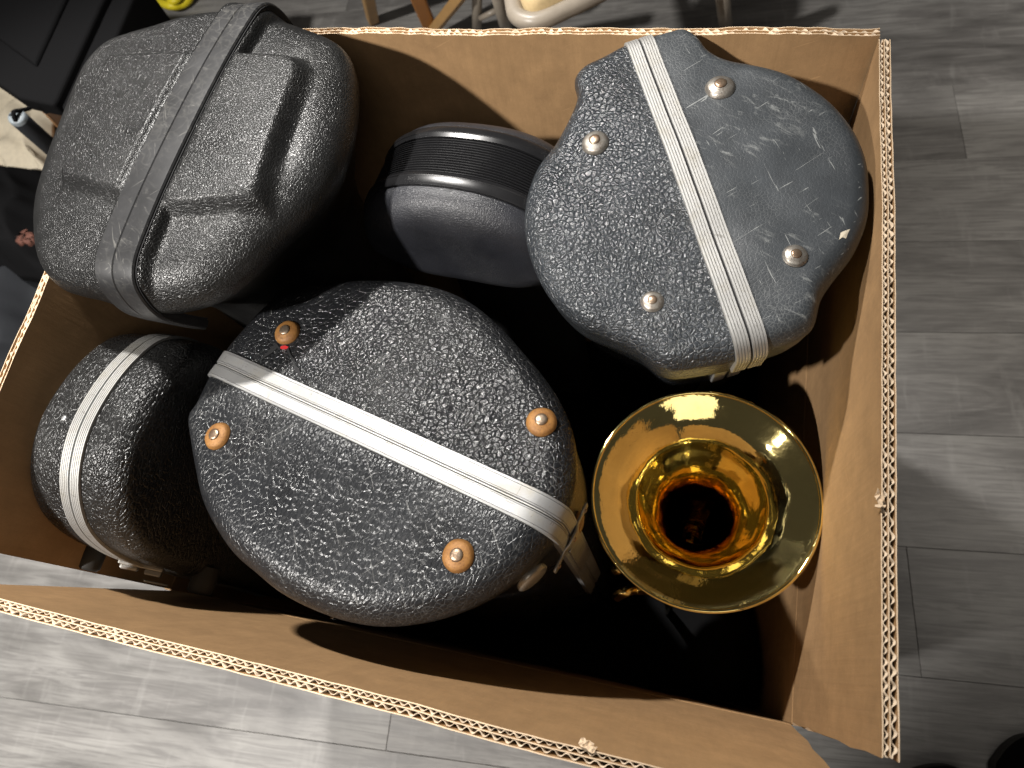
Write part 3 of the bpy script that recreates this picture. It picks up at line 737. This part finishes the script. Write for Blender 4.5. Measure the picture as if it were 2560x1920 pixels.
# small white stud on the left shell
q = at(169, 1048, .195); best = None
for k in range(sB.N):
    t = -pi + 2 * pi * k / sB.N
    for d in (.026, .032, .038, .044):
        pp = sB.P(sB.c[0] + cos(t) * sB.r[k], sB.c[1] + sin(t) * sB.r[k], -d); qq = CM.transposed() @ (pp - CP); dd = math.hypot(1280 + F * qq.x / -qq.z - 169, 960 - F * qq.y / -qq.z - 1048)
        if best is None or dd < best[0]: best = (dd, pp, (sB.u * cos(t) + sB.v * sin(t)))
lathe('rivet', [(.0026, -.001), (.0026, .0008), (.002, .0014), (.0001, .0016)], best[1], best[2], M['alu'], cB, 20)
# E : outline in the (x, z) plane, thickness along y
cE = thing('instrument_case', 'small dome topped black case with glossy bands and finely ribbed black centre strip', 'instrument case', 'black instrument cases packed in the box')
nE = Vector((-.10, -1, .05)).normalized(); OE = W(.295, .332, .092); uE = Vector((1, 0, 0)); uE = (uE - nE * uE.dot(nE)).normalized()
def arch(cx_, hw, zt, zb, ex=2.5):
    P_ = []
    for k in range(17):
        a = pi * k / 16; P_.append((cx_ + hw * (abs(cos(a)) ** (2 / ex)) * (1 if cos(a) >= 0 else -1), (zt - .085) + .085 * sin(a) ** (2 / ex)))
    return P_ + [(cx_ - hw * .93, zb + .01), (cx_ - hw * .6, zb - .012), (cx_, zb - .018), (cx_ + hw * .6, zb - .012), (cx_ + hw * .93, zb + .01)]
ptsE = [OE + uE * (x - .295) + Z * (z - .08) for x, z in arch(.295, .104, .232, .128, 2.3)]
prE = [(.2, 0), (.06, 0)] + [(.034 - .034 * sin(t / 12 * pi / 2), .024 - .024 * cos(t / 12 * pi / 2)) for t in range(13)]
d = .0365; step = [(.0, d), (-.0018, d + .0005), (-.0030, d + .004), (-.0022, d + .0095), (-.0016, d + .0100), (-.0022, d + .0106), (-.0015, d + .0145), (.0006, d + .0150)]
prof_lo = prE + [(.0, d)]
sE, _ = pillow(cE, OE, nE, uE, ptsE, prof_lo + [(.0, .088)] + end_out(.024, .116), M['leaE'])
box('lower_body', W(.30, .44, -.165), (Vector((1, 0, 0)), Vector((0, 1, 0)), Vector((0, 0, 1))), (.15, .05, .49), M['dark'], cE, .02)
rg = lambda sec, m, nm: ringtrim(sE, cE, 0, sec, m, nm)
def band_sec(d0, flip=1):
    pr = [(0, -.002), (0, .0022), (.002, .0034), (.0085, .0040), (.0090, .0034), (.0096, .0040), (.0135, .0030), (.014, -.002)]
    return [(-(d0 + a), b) for a, b in pr] if flip == 1 else [(-(d0 + .014 - a), b) for a, b in pr]
rg(band_sec(.0262), M['gloss'], 'edge_band'); rg(band_sec(.0805, -1), M['gloss'], 'edge_band')
sec = [(-.0398, -.002)]
for k in range(14):
    a = .0405 + k * .00284; sec += [(-a, .0004), (-(a + .0006), .0024), (-(a + .0014), .0024), (-(a + .0021), .0004)]
sec += [(-.0806, -.002)]
rg(sec, M['gloss'], 'ribbed_strip')

# ------------------------------------------------------------------ brass bell F
zF = .092; Rb = (at(2040, 1240, zF) - at(1470, 1232, zF)).length / 2
OFc = at(1757, 1238, zF); nF = Vector((-.02, -.015, 1)).normalized()
hn = thing('brass_horn', 'shiny golden brass horn standing bell up beside the coarse grained case', 'horn')
pr = [(1, 0), (.985, .006), (.95, .022), (.90, .05), (.84, .085), (.77, .125), (.70, .175), (.64, .235), (.600, .285), (.575, .335), (.54, .40), (.49, .48), (.43, .58), (.37, .70), (.31, .86), (.26, 1.08), (.22, 1.4), (.18, 1.9), (.13, 3.0), (.08, 4.0)]
pr = [(a.x, a.y) for a in catmull([(x, y, 0) for x, y in pr], 5, False)]
wob = lambda a, h: (.004 * sin(3 * a + 1) + .004 * sin(7 * a + h * 60) + .003 * sin(11 * a)) * min(1, max(0, -h / Rb) * 3)
lathe('bell', [(r * Rb, -dd * Rb) for r, dd in pr] + [(r * Rb + .0012, -dd * Rb - .0008) for r, dd in reversed(pr)], OFc, nF, M['brass'], hn, 128, wob=wob)
u, v, n = frame(nF)
lathe('bell_rim', [(Rb + .0018 * cos(t / 10 * 2 * pi), .0018 * sin(t / 10 * 2 * pi) - .0006) for t in range(11)], OFc, nF, M['brass'], hn, 128)
base = OFc - nF * Rb * 3.9
tube('tubing', [base + Vector((0, 0, .02)), base + Vector((0, 0, -.03)), base + Vector((-.03, -.03, -.07)), base + Vector((-.07, -.05, -.03)), base + Vector((-.08, -.06, .12)), base + Vector((-.08, -.06, .22))], .0065, M['brass'], hn)
g = at(1590, 1500, -.02); tube('tubing', [g + Vector((-.03, 0, -.30)), g + Vector((-.02, 0, -.02)), g + Vector((0.0, .01, 0)), g + Vector((.03, .012, -.02)), g + Vector((.04, .012, -.3))], .0055, M['brass'], hn)

# ------------------------------------------------------------------ things on the floor behind and beside the box
FZ = -H0
# folding chair with beige seat, only its front part is in the photo
ch = thing('folding_chair', 'taupe metal folding chair with beige upholstered seat behind the box', 'chair')
sz = .02
edge = [(1262, -160), (1274, -60), (1283, 8), (1293, 40), (1328, 54), (1365, 47), (1420, 22), (1478, -6), (1640, -90)]
tube('seat_frame', [at(x, y, sz) for x, y in edge], .0125, M['taupe'], ch, 16)
sp = [at(x, y, sz + .006) for x, y in [(1275, -160), (1288, -60), (1300, 4), (1312, 28), (1335, 36), (1362, 30), (1420, 4), (1478, -24), (1630, -110), (1500, -260)]]
sc_ = sum(sp, Vector()) / len(sp); vs = []; K = len(sp)
for f, hh in ((1, -.008), (1, .008), (.93, .02), (.8, .027), (.5, .032)): vs += [sc_ + (q - sc_) * f + Z * hh for q in sp]
vs.append(sc_ + Z * .033); fs = [(j * K + k, j * K + (k + 1) % K, (j + 1) * K + (k + 1) % K, (j + 1) * K + k) for j in range(4) for k in range(K)] + [(4 * K + k, 4 * K + (k + 1) % K, 5 * K) for k in range(K)]
so = mk('seat', vs, fs, M['tan'], ch); so.modifiers.new('s', 'SUBSURF').levels = 2; so.modifiers['s'].render_levels = 2
tube('leg', [at(1275, 110, FZ), at(1232, -60, sz - .05)], .0125, M['taupe'], ch)
tube('leg', [at(1192, 110, FZ), at(1193, -70, sz - .15)], .0105, M['taupe'], ch)
tube('leg', [at(1820, 120, FZ), at(1800, -70, sz - .1)], .0125, M['taupe'], ch)
tube('crossbar', [at(1200, 46, FZ + .15), at(1240, 26, FZ + .17)], .006, M['taupe'], ch)
# wooden crossed-leg stool
st = thing('wooden_stool', 'honey coloured wooden stool with crossed legs behind the box, left of the folding chair', 'stool')
def bar(name, a, b, w1, w2, m, parent):
    t = (b - a).normalized(); s = t.cross(Z).normalized(); return box(name, (a + b) / 2, (t, s, t.cross(s)), ((b - a).length, w1, w2), m, parent, .003)
bar('leg', at(932, 50, FZ + .01), at(890, -140, FZ + .35), .026, .024, M['wood2'], st)
bar('leg', at(1085, 90, FZ + .02), at(1005, -100, FZ + .32), .030, .022, M['wood'], st)
bar('leg', at(1080, 80, FZ + .05), at(1200, -70, FZ + .32), .028, .020, M['wood2'], st)
# black canvas chair top left
cc = thing('canvas_chair', 'black canvas folding chair with orange wooden leg in the upper left corner', 'chair')
def slab(name, pxs, z, th, m, parent, dz=None):
    t = [at(x, y, z + (dz[i] if dz else 0)) for i, (x, y) in enumerate(pxs)]; K = len(t)
    vs = t + [q - Z * th for q in t]
    o = mk(name, vs, [tuple(range(K)), tuple(range(K, 2 * K))] + [(k, (k + 1) % K, (k + 1) % K + K, k + K) for k in range(K)], m, parent, smooth=False); return bevel(o, .006, 3)
slab('seat', [(-120, -60), (288, -60), (255, 2), (141, 246), (130, 262), (46, 244), (-120, 130)], -.02, .03, M['blackcloth'], cc)
slab('seat_pad', [(-120, -60), (190, -60), (160, 0), (85, 160), (-120, 10)], -.012, .012, M['blackcloth'], cc)
slab('side_panel', [(292, -60), (352, -60), (329, 0), (264, 148), (196, 274), (170, 300), (143, 250), (257, 4)], -.035, .33, M['blackcloth'], cc)
bar('leg', at(112, 250, -.08), at(168, 318, -.36), .034, .028, M['wood'], cc)
bar('rail', at(-60, 100, -.05), at(120, 262, -.05), .03, .025, M['dark'], cc)
# foam handled tube
ft = thing('foam_tube', 'dark foam padded tube with slotted grey end cap and black strap, left edge', 'tube')
a = at(46, 296, -.02); b = at(185, 420, -.16); n_ = (a - b).normalized()
R = .0150
lathe('grip', [(R * .95, 0), (R, -.003), (R, -(a - b).length), (.001, -(a - b).length)], a, n_, M['foam'], ft, 32)
lathe('end_cap', [(R * .99, -.004), (R * .99, .003), (R * .9, .006), (.0001, .007)], a, n_, M['greycap'], ft, 32)
uu, vv, _ = frame(n_)
box('slot', a + n_ * .0072 - uu * .003, (uu, vv, n_), (.016, .004, .0012), M['foam'], ft, .0004)
tube('strap', [a + n_ * .006 + uu * .004 - vv * .010, a + n_ * .016 + uu * .004, a + n_ * .006 + uu * .005 + vv * .012, a + uu * .006 + vv * .026 - n_ * .006], .0035, M['blackcloth'], ft, 8)
# crumpled cloth
def heap(name, pxs, z, h, m, nx=44, ny=34, freq=9, seed=0, fold=.35):
    (x0, y0, x1, y1) = pxs; vs = []; fs = []
    for j in range(ny + 1):
        for i in range(nx + 1):
            u, v = i / nx, j / ny; p = at(x0 + (x1 - x0) * u, y0 + (y1 - y0) * v, z)
            e = min(1, 5 * min(u, 1 - u, v, 1 - v) + .0); r_ = abs(sin(freq * (u * 1.3 + v * .5) + 3 * vn(v * 4, seed) + seed)) ** .6
            r2 = abs(sin(freq * .7 * (v * 1.4 - u * .6) + 3 * vn(u * 4, seed + 2)))
            hh = h * (e * .55 + e * fold * (.6 * r_ + .4 * r2) + .12 * vn(u * 11 + v * 7, seed + 1))
            jx = (vn(v * 9, seed + 5) - .5) * .03; p.z += hh; p.x += jx; p.y += (vn(u * 8, seed + 6) - .5) * .03; vs.append(p)
    for j in range(ny):
        for i in range(nx): a_ = j * (nx + 1) + i; fs.append((a_, a_ + 1, a_ + nx + 2, a_ + nx + 1))
    o = mk(name, vs, fs, m); s_ = o.modifiers.new('s', 'SOLIDIFY'); s_.thickness = .004; return o
tag(heap('crumpled_cloth', (-80, 190, 150, 455), -.34, .06, M['cream'], seed=3), 'crumpled cream cloth bag with folds under the dark foam tube', 'cloth')
tag(heap('black_bag', (-120, 425, 170, 700), -.36, .11, M['blackcloth'], seed=8, freq=7), 'slack black fabric bag lying beside the box below the cream cloth', 'bag')
tag(heap('black_bag', (-150, 660, 130, 1000), -.40, .10, M['foam'], seed=12, freq=8), 'dark grey nylon bag lying against the left side of the box, nearest the camera', 'bag')
o = tag(heap('brown_strap', (52, 588, 96, 612), -.235, .012, m_plain('rust_brown_webbing', (.10, .035, .022), .8), 10, 6, 5, 2), 'short rust brown strap end lying on the black bag', 'strap')
# yellow strap loop
ys = thing('yellow_cord', 'bright yellow coiled strap lying on the grey floor at the top edge', 'strap')
tube('loop', [at(396, -30, FZ + .02), at(404, 4, FZ + .02), at(425, 14, FZ + .03), at(452, 12, FZ + .02), at(474, -6, FZ + .02), at(480, -40, FZ + .02)], .011, M['yellow'], ys)
tube('loop', [at(410, -40, FZ + .04), at(428, 2, FZ + .04), at(450, -8, FZ + .04), at(462, -40, FZ + .04)], .009, M['yellow'], ys)
# black shoes at the lower right
sh_ = thing('black_shoe', 'toe of a black shoe at the lower right corner', 'shoe')
def toe(parent, pxs, z, h):
    t = catmull([at(x, y, z) for x, y in pxs], 6); K = len(t); c = sum(t, Vector()) / K; vs = []
    for f, hh in ((.98, 0), (1, .012), (.98, .02), (.93, h * .6), (.8, h * .85), (.5, h)): vs += [c + (q - c) * f + Z * hh for q in t]
    vs.append(c + Z * h * 1.03); J = 6
    fs = [(j * K + k, j * K + (k + 1) % K, (j + 1) * K + (k + 1) % K, (j + 1) * K + k) for j in range(J - 1) for k in range(K)] + [((J - 1) * K + k, (J - 1) * K + (k + 1) % K, J * K) for k in range(K)]
    mk('upper', vs, fs, M['blackcloth'], parent)
    vs2 = []; 
    for f, hh in ((1.03, -.005), (1.03, .010), (1.0, .0125)): vs2 += [c + (q - c) * f + Z * hh for q in t]
    mk('sole', vs2, [(j * K + k, j * K + (k + 1) % K, (j + 1) * K + (k + 1) % K, (j + 1) * K + k) for j in range(2) for k in range(K)] + [tuple(range(K))], M['rubber'], parent)
toe(sh_, [(2478, 1930), (2490, 1890), (2520, 1856), (2560, 1838), (2640, 1840), (2720, 1900), (2760, 2050), (2700, 2250), (2560, 2300), (2490, 2120)], FZ + .006, .07)
sh2 = thing('black_shoe', 'tip of a black shoe at the bottom edge beside the box corner', 'shoe')
toe(sh2, [(2235, 1968), (2262, 1936), (2310, 1916), (2370, 1914), (2410, 1940), (2440, 2000), (2430, 2150), (2340, 2250), (2240, 2160)], FZ + .006, .06)

# added black sheet, heaped at the front right, standing in for deep shade
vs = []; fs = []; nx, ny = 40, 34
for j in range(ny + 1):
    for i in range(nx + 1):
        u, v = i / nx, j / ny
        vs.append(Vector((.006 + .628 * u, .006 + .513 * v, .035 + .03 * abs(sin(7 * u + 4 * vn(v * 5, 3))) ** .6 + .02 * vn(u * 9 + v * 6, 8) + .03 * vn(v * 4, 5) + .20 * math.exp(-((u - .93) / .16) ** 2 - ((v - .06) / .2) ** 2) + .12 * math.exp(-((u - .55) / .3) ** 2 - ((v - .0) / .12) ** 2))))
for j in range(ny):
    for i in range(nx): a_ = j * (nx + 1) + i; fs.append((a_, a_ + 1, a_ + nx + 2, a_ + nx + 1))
tag(mk('added_dark_sheet', vs, fs, M['blackcloth']), 'added black sheet darkening the bottom of the cardboard box', 'cloth')
# white chip on the worn shell, small flecks on the glossy bands
x, y = on(sC, 2108, 590)
q = [(-.003, -.004), (-.0005, -.0015), (.002, -.002), (.003, .002), (.0045, .006), (.001, .004), (-.002, .002)]
mk('paint_chip', [sC.P(x + a, y + b, sC.H(x + a, y + b) + .0003) for a, b in q] + [sC.P(x + .0005, y + .0005, sC.H(x, y) + .0006)], [(k, (k + 1) % 7, 7) for k in range(7)], M['cream'], cC, smooth=False)
